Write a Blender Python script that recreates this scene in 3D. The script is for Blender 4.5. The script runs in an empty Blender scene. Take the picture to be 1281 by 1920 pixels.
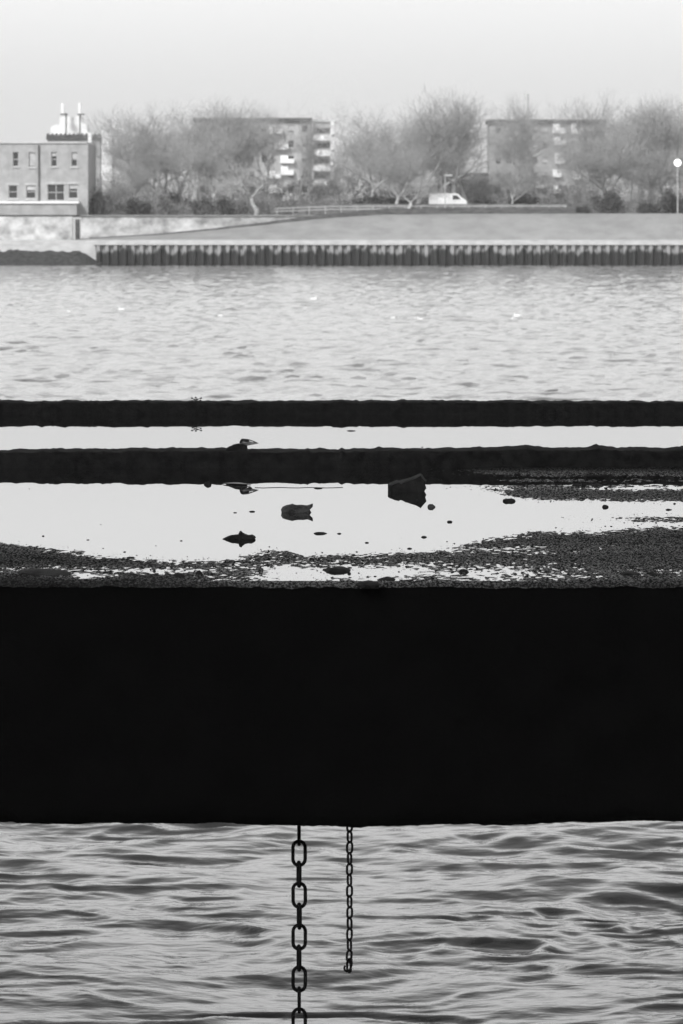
import bpy, bmesh, math, random
import numpy as np
from mathutils import Vector, Matrix, noise
S = bpy.context.scene
COL = S.collection
R = math.radians

# ------------------------------------------------------------------ camera, world, sun, exposure
F = 7206.0                                   # focal length in photo pixels (photo is 1281 x 1920)
EYE = 5.0                                    # metres above the river
PITCH = math.atan(562 / F)
cam_d = bpy.data.cameras.new('camera'); cam = bpy.data.objects.new('camera', cam_d); COL.objects.link(cam)
cam.location = (0, 0, EYE); cam.rotation_euler = (R(90) - PITCH, 0, 0)
cam_d.sensor_fit = 'HORIZONTAL'; cam_d.sensor_width = 24.0; cam_d.lens = F * 24.0 / 1281
cam_d.clip_end = 8000; cam_d.clip_start = .1
cam_d.dof.use_dof = True; cam_d.dof.focus_distance = 16.5; cam_d.dof.aperture_fstop = 13.0
S.camera = cam
S.render.engine = 'CYCLES'
S.view_settings.view_transform = 'Standard'; S.view_settings.look = 'None'
S.view_settings.exposure = 0.0; S.view_settings.gamma = 1.0

SUN_EL, SUN_AZ = R(36), R(-152)              # azimuth from +Y (the far bank), the sun is behind left
W = bpy.data.worlds.new('World'); S.world = W; W.use_nodes = True
nt = W.node_tree; nt.nodes.clear()
def wn(t, **k):
    n = nt.nodes.new(t)
    for a, b in k.items(): setattr(n, a, b)
    return n
sky = wn('ShaderNodeTexSky', sky_type='NISHITA', sun_disc=False)
sky.sun_elevation = SUN_EL; sky.sun_rotation = SUN_AZ; sky.dust_density = 4; sky.air_density = 1.5
bw = wn('ShaderNodeRGBToBW'); tc = wn('ShaderNodeTexCoord'); sx = wn('ShaderNodeSeparateXYZ')
ramp = wn('ShaderNodeValToRGB'); mul = wn('ShaderNodeMath', operation='MULTIPLY')
cloud = wn('ShaderNodeMixRGB')
bg = wn('ShaderNodeBackground'); out = wn('ShaderNodeOutputWorld')
nt.links.new(sky.outputs[0], bw.inputs[0]); nt.links.new(tc.outputs['Generated'], sx.inputs[0])
nt.links.new(sx.outputs[2], ramp.inputs[0])
# overcast layer: luminance of the cloud deck by height above the horizon
cr = ramp.color_ramp
cr.elements[0].position = 0.0; cr.elements[0].color = (8.8,) * 3 + (1,)
cr.elements[1].position = 1.0; cr.elements[1].color = (3.0,) * 3 + (1,)
for p, v in ((.03, 9.6), (.055, 11.3), (.08, 13.6), (.13, 16.6), (.25, 19.5), (.5, 8.0)):
    e = cr.elements.new(p); e.color = (v,) * 3 + (1,)
cloud.inputs[0].default_value = .85
nt.links.new(bw.outputs[0], cloud.inputs[1]); nt.links.new(ramp.outputs[0], cloud.inputs[2])
nt.links.new(cloud.outputs[0], bg.inputs[0]); bg.inputs[1].default_value = .1
nt.links.new(bg.outputs[0], out.inputs[0])

sd = bpy.data.lights.new('sun', 'SUN'); so = bpy.data.objects.new('sun', sd); COL.objects.link(so)
sd.energy = 3.2; sd.angle = R(10); sd.color = (1, 1, 1)     # black and white film: neutral light
sdir = Vector((math.sin(SUN_AZ) * math.cos(SUN_EL), math.cos(SUN_AZ) * math.cos(SUN_EL), math.sin(SUN_EL)))
so.rotation_euler = sdir.to_track_quat('Z', 'Y').to_euler(); so.location = (-20, -20, 40)

# ------------------------------------------------------------------ helpers
def ray(px, py):
    u = (px - 640.5) / F; v = (960 - py) / F
    c, s = math.cos(PITCH), math.sin(PITCH)
    d = Vector((u, c + v * s, -s + v * c)); return d / d.y
def at(px, py, Y):
    d = ray(px, py) * Y; return Vector((d.x, Y, EYE + d.z))
def on(px, py, z):
    d = ray(px, py); t = (z - EYE) / d.z; return Vector((d.x * t, t, z))
def tag(o, label=None, cat=None, group=None, kind=None):
    if label: o['label'] = label
    if cat: o['category'] = cat
    if group: o['group'] = group
    if kind: o['kind'] = kind
    return o
def empty(name, loc, label=None, cat=None, group=None):
    o = bpy.data.objects.new(name, None); COL.objects.link(o); o.location = loc; o.empty_display_size = .2
    return tag(o, label, cat, group)
def link(name, me, mat, parent=None, smooth=False):
    o = bpy.data.objects.new(name, me); COL.objects.link(o)
    if mat and not me.materials: me.materials.append(mat)
    if smooth: me.polygons.foreach_set('use_smooth', [True] * len(me.polygons))
    if parent:
        o.parent = parent; o.matrix_parent_inverse = Matrix.Translation(-parent.location)
    return o
def mesh(name, v, f):
    me = bpy.data.meshes.new(name); me.from_pydata([tuple(p) for p in v], [], f); me.update(); return me
def grid_mesh(name, P):                      # P: rows x cols x 3
    r, c, _ = P.shape
    i = np.arange(r * c).reshape(r, c)
    q = np.stack([i[:-1, :-1], i[:-1, 1:], i[1:, 1:], i[1:, :-1]], -1).reshape(-1, 4)
    me = bpy.data.meshes.new(name)
    me.vertices.add(r * c); me.vertices.foreach_set('co', P.astype(np.float32).ravel())
    me.loops.add(q.size); me.loops.foreach_set('vertex_index', q.astype(np.int32).ravel())
    me.polygons.add(len(q)); me.polygons.foreach_set('loop_start', np.arange(0, q.size, 4, dtype=np.int32))
    me.update(calc_edges=True); me.validate(); return me
class MB:
    def __init__(s): s.v = []; s.f = []
    def box(s, x0, x1, y0, y1, z0, z1):
        n = len(s.v)
        s.v += [(x, y, z) for z in (z0, z1) for y in (y0, y1) for x in (x0, x1)]
        s.f += [tuple(n + k for k in q) for q in ((0, 2, 3, 1), (4, 5, 7, 6), (0, 1, 5, 4), (2, 6, 7, 3), (0, 4, 6, 2), (1, 3, 7, 5))]
        return s
    def tube(s, pts, rad, k=8, closed=False, caps=True):
        pts = [Vector(p) for p in pts]; n0 = len(s.v); m = len(pts)
        rad = rad if hasattr(rad, '__len__') else [rad] * m
        ref = None
        for i, p in enumerate(pts):
            a = pts[(i - 1) % m] if (closed or i) else p
            b = pts[(i + 1) % m] if (closed or i < m - 1) else p
            t = (b - a).normalized()
            if ref is None: ref = t.orthogonal().normalized()
            ref = (ref - t * ref.dot(t)).normalized(); bi = t.cross(ref)
            for j in range(k):
                an = 2 * math.pi * j / k
                s.v.append(tuple(p + (ref * math.cos(an) + bi * math.sin(an)) * rad[i]))
        for i in range(m if closed else m - 1):
            a = n0 + i * k; b = n0 + ((i + 1) % m) * k
            for j in range(k): s.f.append((a + j, a + (j + 1) % k, b + (j + 1) % k, b + j))
        if caps and not closed:
            s.f.append(tuple(n0 + j for j in reversed(range(k)))); s.f.append(tuple(n0 + (m - 1) * k + j for j in range(k)))
        return s
    def build(s, name, mat, parent=None, smooth=False): return link(name, mesh(name, s.v, s.f), mat, parent, smooth)
def vnoise(X, Y, seed=0):                    # vectorised smooth value noise
    xi = np.floor(X).astype(np.int64); yi = np.floor(Y).astype(np.int64)
    fx = X - xi; fy = Y - yi; fx = fx * fx * (3 - 2 * fx); fy = fy * fy * (3 - 2 * fy)
    def h(a, b):
        n = (a * 374761393 + b * 668265263 + seed * 974634777) & 0xffffffff
        n = ((n ^ (n >> 13)) * 1274126177) & 0xffffffff
        return ((n ^ (n >> 16)) & 0xffff) / 65535.0 * 2 - 1
    a = h(xi, yi); b = h(xi + 1, yi); c = h(xi, yi + 1); d = h(xi + 1, yi + 1)
    return (a * (1 - fx) + b * fx) * (1 - fy) + (c * (1 - fx) + d * fx) * fy
def fbm(X, Y, seed=0, o=4, g=.5):
    r = 0; a = 1
    for k in range(o): r = r + a * vnoise(X * 2 ** k, Y * 2 ** k, seed + k * 17); a *= g
    return r

MATS = {}
def mat(name, col=.2, rough=.7, spec=.3, n1=None, bump=None, metal=0, ior=None, n2=None):
    """grey principled; n1 = (scale, dark, light, detail, stretch xyz) colour noise; bump = (scale, strength, distance, stretch)"""
    if name in MATS: return MATS[name]
    m = bpy.data.materials.new(name); m.use_nodes = True; t = m.node_tree; b = t.nodes['Principled BSDF']
    b.inputs['Base Color'].default_value = (col, col, col, 1); b.inputs['Roughness'].default_value = rough
    b.inputs['Specular IOR Level'].default_value = spec; b.inputs['Metallic'].default_value = metal
    if ior: b.inputs['IOR'].default_value = ior
    tcn = t.nodes.new('ShaderNodeTexCoord')
    def nz(scale, detail, st, rgh=.6):
        mp = t.nodes.new('ShaderNodeMapping'); mp.inputs['Scale'].default_value = st
        n = t.nodes.new('ShaderNodeTexNoise'); n.inputs['Scale'].default_value = scale; n.inputs['Detail'].default_value = detail
        n.inputs['Roughness'].default_value = rgh
        t.links.new(tcn.outputs['Object'], mp.inputs[0]); t.links.new(mp.outputs[0], n.inputs['Vector']); return n
    if n1:
        sc, lo, hi, det, st = n1; n = nz(sc, det, st); r = t.nodes.new('ShaderNodeValToRGB')
        r.color_ramp.elements[0].position = .36; r.color_ramp.elements[1].position = .64
        r.color_ramp.elements[0].color = (lo, lo, lo, 1); r.color_ramp.elements[1].color = (hi, hi, hi, 1)
        t.links.new(n.outputs[0], r.inputs[0]); t.links.new(r.outputs[0], b.inputs['Base Color'])
    if bump:
        sc, stg, dist, st = bump; n = nz(sc, 5, st, .65); bp = t.nodes.new('ShaderNodeBump')
        bp.inputs['Strength'].default_value = stg; bp.inputs['Distance'].default_value = dist
        t.links.new(n.outputs[0], bp.inputs['Height']); t.links.new(bp.outputs[0], b.inputs['Normal'])
    MATS[name] = m; return m
O3 = (1, 1, 1)
M_BEAM = mat('shade_black_beam', .003, .95, .02, n1=(7, .0008, .0014, 9, O3), bump=(40, .6, .01, O3))  # near-black base colour carries the deep shade on the beam's front face
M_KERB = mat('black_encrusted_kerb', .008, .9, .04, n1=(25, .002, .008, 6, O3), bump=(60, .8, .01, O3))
M_DECK = mat('wet_gritty_concrete', .006, .5, .3, n1=(9, .003, .011, 6, O3), bump=(160, .35, .004, O3))
M_ROCK = mat('wet_dark_stone', .006, .8, .06, n1=(30, .003, .011, 6, O3), bump=(90, .8, .006, O3))
M_STONE = mat('damp_grey_stone', .02, .7, .15, n1=(40, .006, .03, 6, O3), bump=(90, .8, .006, O3))
M_LEAF = mat('dead_brown_leaf', .06, .5, .4, n1=(30, .015, .07, 4, O3), bump=(60, .5, .003, O3))
M_CHAIN = mat('rusty_black_iron', .004, .8, .03, n1=(60, .002, .006, 5, O3), bump=(300, .5, .001, O3))
M_BARK = mat('pale_winter_bark', .2, .9, .1, n1=(2, .3, .52, 4, O3))
M_PALEBARK = mat('whitish_plane_bark', .5, .9, .1, n1=(2, .35, .6, 4, O3))
M_EVER = mat('dark_evergreen_leaf', .08, .8, .15, n1=(1.5, .05, .13, 4, O3))
M_BRICK = mat('weathered_brick', .3, .9, .1, n1=(1.2, .33, .43, 8, O3))
M_FLATD = mat('grey_render_wall', .35, .9, .1, n1=(.4, .28, .4, 8, O3)); M_FRAME = mat('dull_cream_paint', .5, .7, .2, n1=(2, .42, .56, 5, O3))
M_BRICKD = mat('dark_brick', .16, .9, .1, n1=(.5, .07, .12, 8, O3))
M_FLAT = mat('pale_render_wall', .4, .9, .1, n1=(.4, .36, .47, 8, O3))
M_WHITE = mat('white_paint', .85, .6, .3, n1=(1, .8, .9, 5, O3))
M_GLASS = mat('dark_window_glass', .04, .1, .5)
M_ROOF = mat('dark_roof_felt', .09, .9, .1, n1=(1, .07, .12, 5, O3))
M_CONC = mat('smooth_grey_concrete', .36, .85, .2, n1=(.5, .27, .35, 8, (1, 1, .25)))
M_CAP = mat('bleached_concrete_cap', .6, .9, .1, n1=(.8, .46, .62, 8, (1, 1, 3)))
M_PARA = mat('dark_stone_parapet', .13, .9, .1, n1=(1.5, .05, .12, 8, (1, 1, 4)))
M_WEED = mat('wet_weed_and_mud', .035, .8, .2, n1=(2.5, .02, .075, 8, O3), bump=(8, .8, .1, O3))
M_GRND = mat('winter_ground', .12, .95, .1, n1=(.1, .08, .16, 6, O3))
M_MOTT = mat('flaking_whitewash', .5, .9, .1, n1=(.55, .2, .68, 9, (.9, 1, 1.1)))
M_GULL = mat('white_feathers', .95, .7, .2)
M_STEEL = mat('galvanised_steel', .45, .5, .4, n1=(3, .38, .5, 3, O3))
M_TYRE = mat('black_rubber', .02, .8, .2)

# ------------------------------------------------------------------ river
def water_material():
    m = bpy.data.materials.new('murky_river_water'); m.use_nodes = True; t = m.node_tree; b = t.nodes['Principled BSDF']
    b.inputs['Base Color'].default_value = (.02, .02, .02, 1); b.inputs['Roughness'].default_value = .07
    b.inputs['IOR'].default_value = 1.333
    tcn = t.nodes.new('ShaderNodeTexCoord'); prev = None
    for sc, st, dist in ((.55, (.55, 1, 1), .10), (2.4, (.5, 1, 1), .03), (9, (.6, 1, 1), .007)):
        mp = t.nodes.new('ShaderNodeMapping'); mp.inputs['Scale'].default_value = st; mp.inputs['Rotation'].default_value = (0, 0, R(4))
        n = t.nodes.new('ShaderNodeTexNoise'); n.inputs['Scale'].default_value = sc; n.inputs['Detail'].default_value = 3
        bp = t.nodes.new('ShaderNodeBump'); bp.inputs['Strength'].default_value = 1; bp.inputs['Distance'].default_value = dist
        t.links.new(tcn.outputs['Object'], mp.inputs[0]); t.links.new(mp.outputs[0], n.inputs['Vector'])
        t.links.new(n.outputs[0], bp.inputs['Height'])
        if prev: t.links.new(prev.outputs[0], bp.inputs['Normal'])
        prev = bp
    t.links.new(prev.outputs[0], b.inputs['Normal'])
    return m
def ridge(n): return (1 - np.abs(n)) * 2 - 1
xs = np.concatenate([-np.geomspace(1500, 5, 60), np.arange(-4.95, 5, .033), np.geomspace(5, 1500, 60)])
ys = np.concatenate([np.linspace(-4, 20, 40), np.arange(20.05, 40, .033), np.linspace(40.2, 60, 20)])
X, Y = np.meshgrid(xs, ys)
wx = X + .25 * fbm(X * .8, Y * .8, 5); wy = Y + .25 * fbm(X * .9, Y * .9, 9) + .05 * X
h = .050 * fbm(wx * .5, wy * .95, 1, 2) + .030 * ridge(vnoise(wx * .85 + 3, wy * 1.9, 2)) \
  + .014 * ridge(vnoise(wx * 2.2, wy * 4.3, 3)) + .0042 * ridge(vnoise(wx * 5, wy * 9, 4))
chop = np.clip(vnoise(X * .45 + 7.3, Y * .3 + 2.2, 31) + .15, 0, 1) + 1.5 * np.exp(-((X - 1.5) / 1.2) ** 2 - ((Y - 26.3) / 1.5) ** 2)
h = h + chop * .018 * ridge(vnoise(wx * 3.6, wy * 5, 12))
h = h * .8 * np.clip((58 - Y) / 18, 0, 1) * np.clip((6 - np.abs(X)) / 1.5, 0, 1)
near = np.stack([X, Y, h], -1)
xs = np.concatenate([-np.geomspace(1500, 45, 30), np.arange(-44.75, 45, .25), np.geomspace(45, 1500, 30)])
ys = np.concatenate([np.linspace(60, 92, 12), np.arange(92.3, 150, .3), np.arange(150, 376.5, .42)])
X, Y = np.meshgrid(xs, ys)
wx = X + .8 * fbm(X * .3, Y * .3, 5); wy = Y + .8 * fbm(X * .3, Y * .3, 9)
h = .035 * fbm(wx * .22, wy * .3, 21, 2) + .038 * ridge(vnoise(wx * 1.0, wy * .8, 22)) + .034 * ridge(vnoise(wx * 1.8, wy * 1.4, 23)) + .014 * vnoise(wx * 2.4, wy * 1.9, 24)
h = h * np.interp(Y, [90, 130, 250, 376], [1.6, 1.4, 1.0, .85])
h = h * np.clip((Y - 80) / 15, 0, 1) * np.clip((46 - np.abs(X)) / 3, 0, 1)
far = np.stack([X, Y, h], -1)
def quads(r_, c_, o_): i = np.arange(r_ * c_).reshape(r_, c_) + o_; return np.stack([i[:-1, :-1], i[:-1, 1:], i[1:, 1:], i[1:, :-1]], -1).reshape(-1, 4)
VV = np.concatenate([near.reshape(-1, 3), far.reshape(-1, 3)]); QQ = np.concatenate([quads(*near.shape[:2], 0), quads(*far.shape[:2], near.shape[0] * near.shape[1])])
me = bpy.data.meshes.new('river_water'); me.vertices.add(len(VV)); me.vertices.foreach_set('co', VV.astype(np.float32).ravel())
me.loops.add(QQ.size); me.loops.foreach_set('vertex_index', QQ.astype(np.int32).ravel()); me.polygons.add(len(QQ)); me.polygons.foreach_set('loop_start', np.arange(0, QQ.size, 4, dtype=np.int32)); me.update(calc_edges=True)
river = link('river_water', me, water_material(), smooth=True)
tag(river, 'grey rippled river between the pier and the far bank', kind='structure')

# ------------------------------------------------------------------ pier: beam, deck, kerbs
PZ = EYE - 1.22                              # puddle level
YF, YK2, YK1 = 12.6, 18.35, 23.2
PXS = 12.0
pier = empty('concrete_pier', (0, YF, 0), 'long black wet-topped pier slab crossing the whole frame above the river', 'pier')
def interp(x, pts): return np.interp(x, [p[0] for p in pts], [p[1] for p in pts])
# deck height field (metres relative to the puddle level)
fx = np.concatenate([-np.geomspace(PXS, 2.91, 30), np.arange(-2.9, 2.9, .0062), np.geomspace(2.91, PXS, 30)])
fy = np.concatenate([np.arange(YF, YK2 + .1, .013), np.arange(YK2 + .1, YK1 + .5, .06)])
X, Y = np.meshgrid(fx, fy)
PXp = 640.5 + X / Y * F; PYp = 398 + 1.22 / Y * F                 # where a point of the deck lies in the photograph
wob = 5 * fbm(X * 1.3, Y * .7, 40, 4)
low = interp(PXp, [(-600, 1010), (0, 1020), (60, 1026), (130, 1034), (200, 1046), (300, 1052), (420, 1051), (480, 1036), (530, 1031), (570, 1041), (640, 1041), (760, 1037), (850, 1029), (905, 1012), (1000, 1000), (1150, 993), (1281, 988), (2000, 985)])
top = interp(PXp, [(-600, 700), (640, 860), (770, 912), (900, 918), (960, 930), (1010, 936), (1281, 940), (2000, 950)])
s1 = np.minimum(low - PYp, (PYp - top) * 1.6)                      # > 0 in the main puddle
def blob(cx, cy, rx, ry, amp=8): return amp * (1 - np.sqrt(((PXp - cx) / rx) ** 2 + ((PYp - cy) / ry) ** 2))
s2 = np.maximum.reduce([blob(160, 1080, 42, 5), blob(715, 1074, 80, 8), blob(570, 1079, 82, 9, 5), blob(545, 1072, 50, 9, 4), blob(700, 1086, 60, 5, 3), blob(860, 1076, 110, 5, 2),
                        blob(230, 1071, 130, 2.5, 3), blob(760, 1031, 150, 5, 5)])
# thin wet films along the foot of the near kerb on the right
s3 = np.maximum.reduce([blob(980, 896, 330, 4.5, 5), blob(1000, 906, 330, 4.5, 5), blob(1180, 915, 110, 2, 3)])
bar = blob(1290, 974, 120, 6, 7)
s = np.maximum(np.maximum(np.minimum(s1, -bar + 2), s2), s3)
s = s + wob * .35 + 1.0 * fbm(X * 14, Y * 5, 43, 3)
grain = fbm(X * 70, Y * 34, 60, 2, .6)
patch = fbm(X * 6, Y * 3, 66, 3)
H = np.where(s > 0, -s * .0007, -s * .00032)
H = np.clip(H, -.03, .0055) + grain * .0027 * np.clip(1.0 - s * .07, .08, 1) + patch * .0012
mid = (PYp < 868)
H = np.where(mid, -.02 + .004 * patch, H)
fd = np.clip((PXp - 740 + 40 * vnoise(X * 2, Y * 6, 77)) / 230, 0, 1) ** .6
H = np.where((PYp > 868) & (PYp < 925), H * fd - .014 * (1 - fd), np.where((PXp < 760) & (PYp >= 925) & (PYp < 1000), np.minimum(H, -.012), H))
edge = np.clip((YF + .12 - Y) / .12, 0, 1)
H = H * (1 - .8 * edge) - .012 * edge ** 2 + .0035 * edge * fbm(X * 18, X * 0 + 3, 71, 5, .65)
P = np.stack([X, Y, PZ + H], -1)
_t = M_DECK.node_tree; _b = _t.nodes['Principled BSDF']; _c = _t.nodes.new('ShaderNodeTexCoord'); _m = _t.nodes.new('ShaderNodeMapping'); _m.inputs['Scale'].default_value = (1, .35, 1)
_n = _t.nodes.new('ShaderNodeTexNoise'); _n.inputs['Scale'].default_value = 130; _n.inputs['Detail'].default_value = 4; _n.inputs['Roughness'].default_value = .7
_r = _t.nodes.new('ShaderNodeMapRange'); _r.inputs['From Min'].default_value = .5; _r.inputs['From Max'].default_value = .7; _r.inputs['To Min'].default_value = 0; _r.inputs['To Max'].default_value = 1.6
_t.links.new(_c.outputs['Object'], _m.inputs[0]); _t.links.new(_m.outputs[0], _n.inputs['Vector']); _t.links.new(_n.outputs[0], _r.inputs[0]); _a = _t.nodes.new('ShaderNodeAttribute'); _a.attribute_name = 'wetness'; _x = _t.nodes.new('ShaderNodeMath'); _x.operation = 'MULTIPLY'; _t.links.new(_r.outputs[0], _x.inputs[0]); _t.links.new(_a.outputs['Fac'], _x.inputs[1]); _t.links.new(_x.outputs[0], _b.inputs['Specular IOR Level'])
deck = link('deck_slab', grid_mesh('deck_slab', P), M_DECK, pier, smooth=True)
wet = np.clip(.03 + .42 * np.exp(np.minimum(s, 0) / 6) + .05 * fbm(X * 3, Y * 1.5, 48, 4) - .04 * np.clip((PYp - 1050) / 40, 0, 1), .015, .8)
deck.data.attributes.new('wetness', 'FLOAT', 'POINT').data.foreach_set('value', wet.astype(np.float32).ravel())
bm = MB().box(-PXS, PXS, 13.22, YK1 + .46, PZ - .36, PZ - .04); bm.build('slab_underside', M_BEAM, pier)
# puddle
pw = bpy.data.materials.new('still_puddle_water'); pw.use_nodes = True; b = pw.node_tree.nodes['Principled BSDF']
b.inputs['Base Color'].default_value = (.006, .006, .006, 1); b.inputs['Roughness'].default_value = 0.0; b.inputs['IOR'].default_value = 1.5
n = pw.node_tree.nodes.new('ShaderNodeTexNoise'); n.inputs['Scale'].default_value = 3; bp = pw.node_tree.nodes.new('ShaderNodeBump')
tcn = pw.node_tree.nodes.new('ShaderNodeTexCoord'); pw.node_tree.links.new(tcn.outputs['Object'], n.inputs['Vector'])
bp.inputs['Strength'].default_value = .03; bp.inputs['Distance'].default_value = .003
pw.node_tree.links.new(n.outputs[0], bp.inputs['Height']); pw.node_tree.links.new(bp.outputs[0], b.inputs['Normal'])
pd = link('puddle_water', mesh('puddle_water', [(-PXS, YF + .1, PZ), (PXS, YF + .1, PZ), (PXS, YK1 + .1, PZ), (-PXS, YK1 + .1, PZ)], [(0, 1, 2, 3)]), pw)
tag(pd, 'still rainwater lying in the hollows of the pier deck', kind='structure')
# front beam with a ragged lower arris
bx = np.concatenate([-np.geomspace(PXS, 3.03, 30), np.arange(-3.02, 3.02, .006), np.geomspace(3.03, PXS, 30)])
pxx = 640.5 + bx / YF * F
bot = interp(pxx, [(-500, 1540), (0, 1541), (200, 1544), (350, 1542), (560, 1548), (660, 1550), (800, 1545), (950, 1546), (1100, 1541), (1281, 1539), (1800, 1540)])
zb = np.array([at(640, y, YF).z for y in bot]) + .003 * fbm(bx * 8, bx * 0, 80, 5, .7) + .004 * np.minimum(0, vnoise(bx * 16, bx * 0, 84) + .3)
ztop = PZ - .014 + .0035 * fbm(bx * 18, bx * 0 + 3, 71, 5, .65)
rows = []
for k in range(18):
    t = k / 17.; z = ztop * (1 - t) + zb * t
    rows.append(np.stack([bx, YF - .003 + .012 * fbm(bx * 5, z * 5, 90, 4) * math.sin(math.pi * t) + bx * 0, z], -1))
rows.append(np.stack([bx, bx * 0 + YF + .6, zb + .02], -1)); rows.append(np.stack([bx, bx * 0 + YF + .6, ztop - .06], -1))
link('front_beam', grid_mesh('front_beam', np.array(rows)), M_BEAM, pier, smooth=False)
def kerb(Y0, top_pts, seed, width=.3):
    kx = np.concatenate([-np.geomspace(PXS, 3.03, 30), np.arange(-3.02, 3.02, .0075), np.geomspace(3.03, PXS, 30)])
    px = 640.5 + kx / Y0 * F
    zt = np.array([at(640, y, Y0).z for y in interp(px, top_pts)])
    lump = .0048 * fbm(kx * 9, kx * 0, seed, 6, .68) + .018 * np.clip(vnoise(kx * 6, kx * 0, seed + 3) - .5, 0, 1) + .014 * np.clip(vnoise(kx * 22, kx * 0, seed + 5) - .45, 0, 1) + .010 * np.clip(vnoise(kx * 55, kx * 0, seed + 6) - .4, 0, 1)
    rows = []
    for dy, fr in ((-.015, -.5), (-.012, 0), (-.004, .3), (0, .6), (.004, .85), (.015, .97), (.05, 1), (.12, 1), (.2, 1), (width - .02, .99), (width, .85), (width + .01, -.5)):
        jit = .006 * fbm(kx * 16, kx * 0 + dy * 60, seed + 7, 4)
        h = (zt - PZ) * fr + (lump * max(fr, 0) * (.5 + .5 * vnoise(kx * 12, kx * 0 + dy * 30, seed + 9)))
        rows.append(np.stack([kx, Y0 + dy + jit, PZ + h + (jit * .6 if fr > 0 else 0)], -1))
    return link('kerb', grid_mesh('kerb', np.array(rows)), M_KERB, pier, smooth=False)
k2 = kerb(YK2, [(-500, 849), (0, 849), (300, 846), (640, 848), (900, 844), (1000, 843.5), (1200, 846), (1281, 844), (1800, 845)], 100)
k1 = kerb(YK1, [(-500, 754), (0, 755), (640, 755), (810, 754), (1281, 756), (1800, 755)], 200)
k2['label'] = 'nearer low black kerb'; k1['label'] = 'farther low black kerb along the river edge'
# piles that carry the pier, either side of the view
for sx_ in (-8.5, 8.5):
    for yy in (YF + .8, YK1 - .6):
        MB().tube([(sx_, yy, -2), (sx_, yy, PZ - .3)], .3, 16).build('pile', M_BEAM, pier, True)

# quay the photographer stands on
q = MB().box(-60, 60, -30, .5, -2, EYE - 1.6).build('riverside_quay', M_CONC); tag(q, 'concrete quay under the photographer', kind='structure')

# ------------------------------------------------------------------ stones and litter on the deck
def pebble(name, w, hgt, dep, m, seed, sub=3, rough=.25):
    b = bmesh.new(); bmesh.ops.create_icosphere(b, subdivisions=sub, radius=1)
    for v in b.verts:
        n = v.co.normalized(); k = 1 + rough * noise.noise(n * 1.3 + Vector((seed * 7.1, seed, 0))) + rough * .5 * noise.noise(n * 3.7 + Vector((0, seed * 3.3, 0)))
        v.co = Vector((n.x * w / 2 * k, n.y * dep / 2 * k, n.z * hgt * k))
    me = bpy.data.meshes.new(name); b.to_mesh(me); b.free()
    return me
def stone(px, py, w, h, label, m=None, dep=None, name='pebble', cat='pebble', group='loose stones on the wet deck', rough=.25, tilt=0):
    """px, py: where the stone meets the water or deck; w, h: width and height above it, in photo pixels"""
    p = on(px, py, PZ); k = p.y / F
    me = pebble(name, w * k, h * k, (dep or w * .9) * k, m, px * .013 + py * .07, rough=rough)
    o = link(name, me, m or M_ROCK, smooth=True); o.location = p - Vector((0, 0, h * k * .12)); o.rotation_euler = (0, R(tilt), 0)
    return tag(o, label, cat, group)
def chunk(name, outline, py0, dep, m, label, cat, base=PZ, Y=None, lean=.0, group=None, topcut=.6, seed=1):
    """broken lump: outline (photo px) of its near face, given real thickness, a smaller uneven back and rough faces"""
    if Y is None: Y = on(640, py0, base).y
    pts = [at(x, y, Y) for x, y in outline]; c = sum(pts, Vector()) / len(pts)
    fine = []
    for i, p in enumerate(pts):
        q = pts[(i + 1) % len(pts)]; n = max(1, int((q - p).length / .006))
        for j in range(n): fine.append(p.lerp(q, j / n))
    b = bmesh.new(); loops = []
    for k, (dy, sc) in enumerate(((-.25, .9), (-.12, .985), (0, 1), (.35, 1.0), (.75, topcut + .2), (1, topcut))):
        L = []
        for p in fine:
            zc = pts[0].z
            q = Vector((c.x + (p.x - c.x) * sc, Y + dy * dep, zc + (p.z - zc) * (1 - (1 - sc) * .8)))
            if k != 2: q += Vector((noise.noise(q * 45 + Vector((seed, k, 9))), noise.noise(q * 45 + Vector((seed, k, 0))), noise.noise(q * 70 + Vector((seed, k, 5))))) * (.03 * dep + .0004)
            L.append(b.verts.new(q - Vector((c.x, Y, base))))
        loops.append(L)
    n = len(fine)
    for A, B in zip(loops, loops[1:]):
        for j in range(n): b.faces.new((A[j], A[(j + 1) % n], B[(j + 1) % n], B[j]))
    b.faces.new(list(reversed(loops[0]))); b.faces.new(loops[-1])
    bmesh.ops.triangulate(b, faces=[f for f in b.faces if len(f.verts) > 4]); bmesh.ops.recalc_face_normals(b, faces=b.faces[:])
    me = bpy.data.meshes.new(name); b.to_mesh(me); b.free()
    o = link(name, me, m); o.location = (c.x, Y, base)
    return tag(o, label, cat, group)
chunk('rock', [(729, 921), (728, 910), (733, 907), (744, 903), (751, 904.5), (757, 902.5), (768, 898), (778, 895), (790, 890), (794, 895), (800, 902), (797, 909), (799, 915), (796, 921)], 921, .16, M_ROCK,
      'largest black angular rock, standing in the puddle against the nearer kerb', 'rock', topcut=.75)
chunk('rock', [(528, 961), (527, 955), (530, 950), (540, 947), (548, 945), (556, 947.5), (568, 947), (577, 948), (587, 944.5), (586.5, 950), (581, 956), (584, 961)], 961, .05, M_STONE,
      'small dark ragged rock with a pointed right horn, reflected in the middle of the puddle', 'rock', topcut=.7)
chunk('curled_leaf', [(417, 1011), (424, 1007.5), (433, 1004), (447, 1002.5), (449, 997), (452, 995.5), (455, 999), (460, 1002), (466, 1003.5), (473, 1003), (478, 1006), (479.5, 1009), (477, 1011)], 1011, .06, M_ROCK,
      'dark curled leaf with a knob on top, lying in the puddle nearest the left centre', 'leaf', topcut=.5)
YK = YK2 + .10
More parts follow.
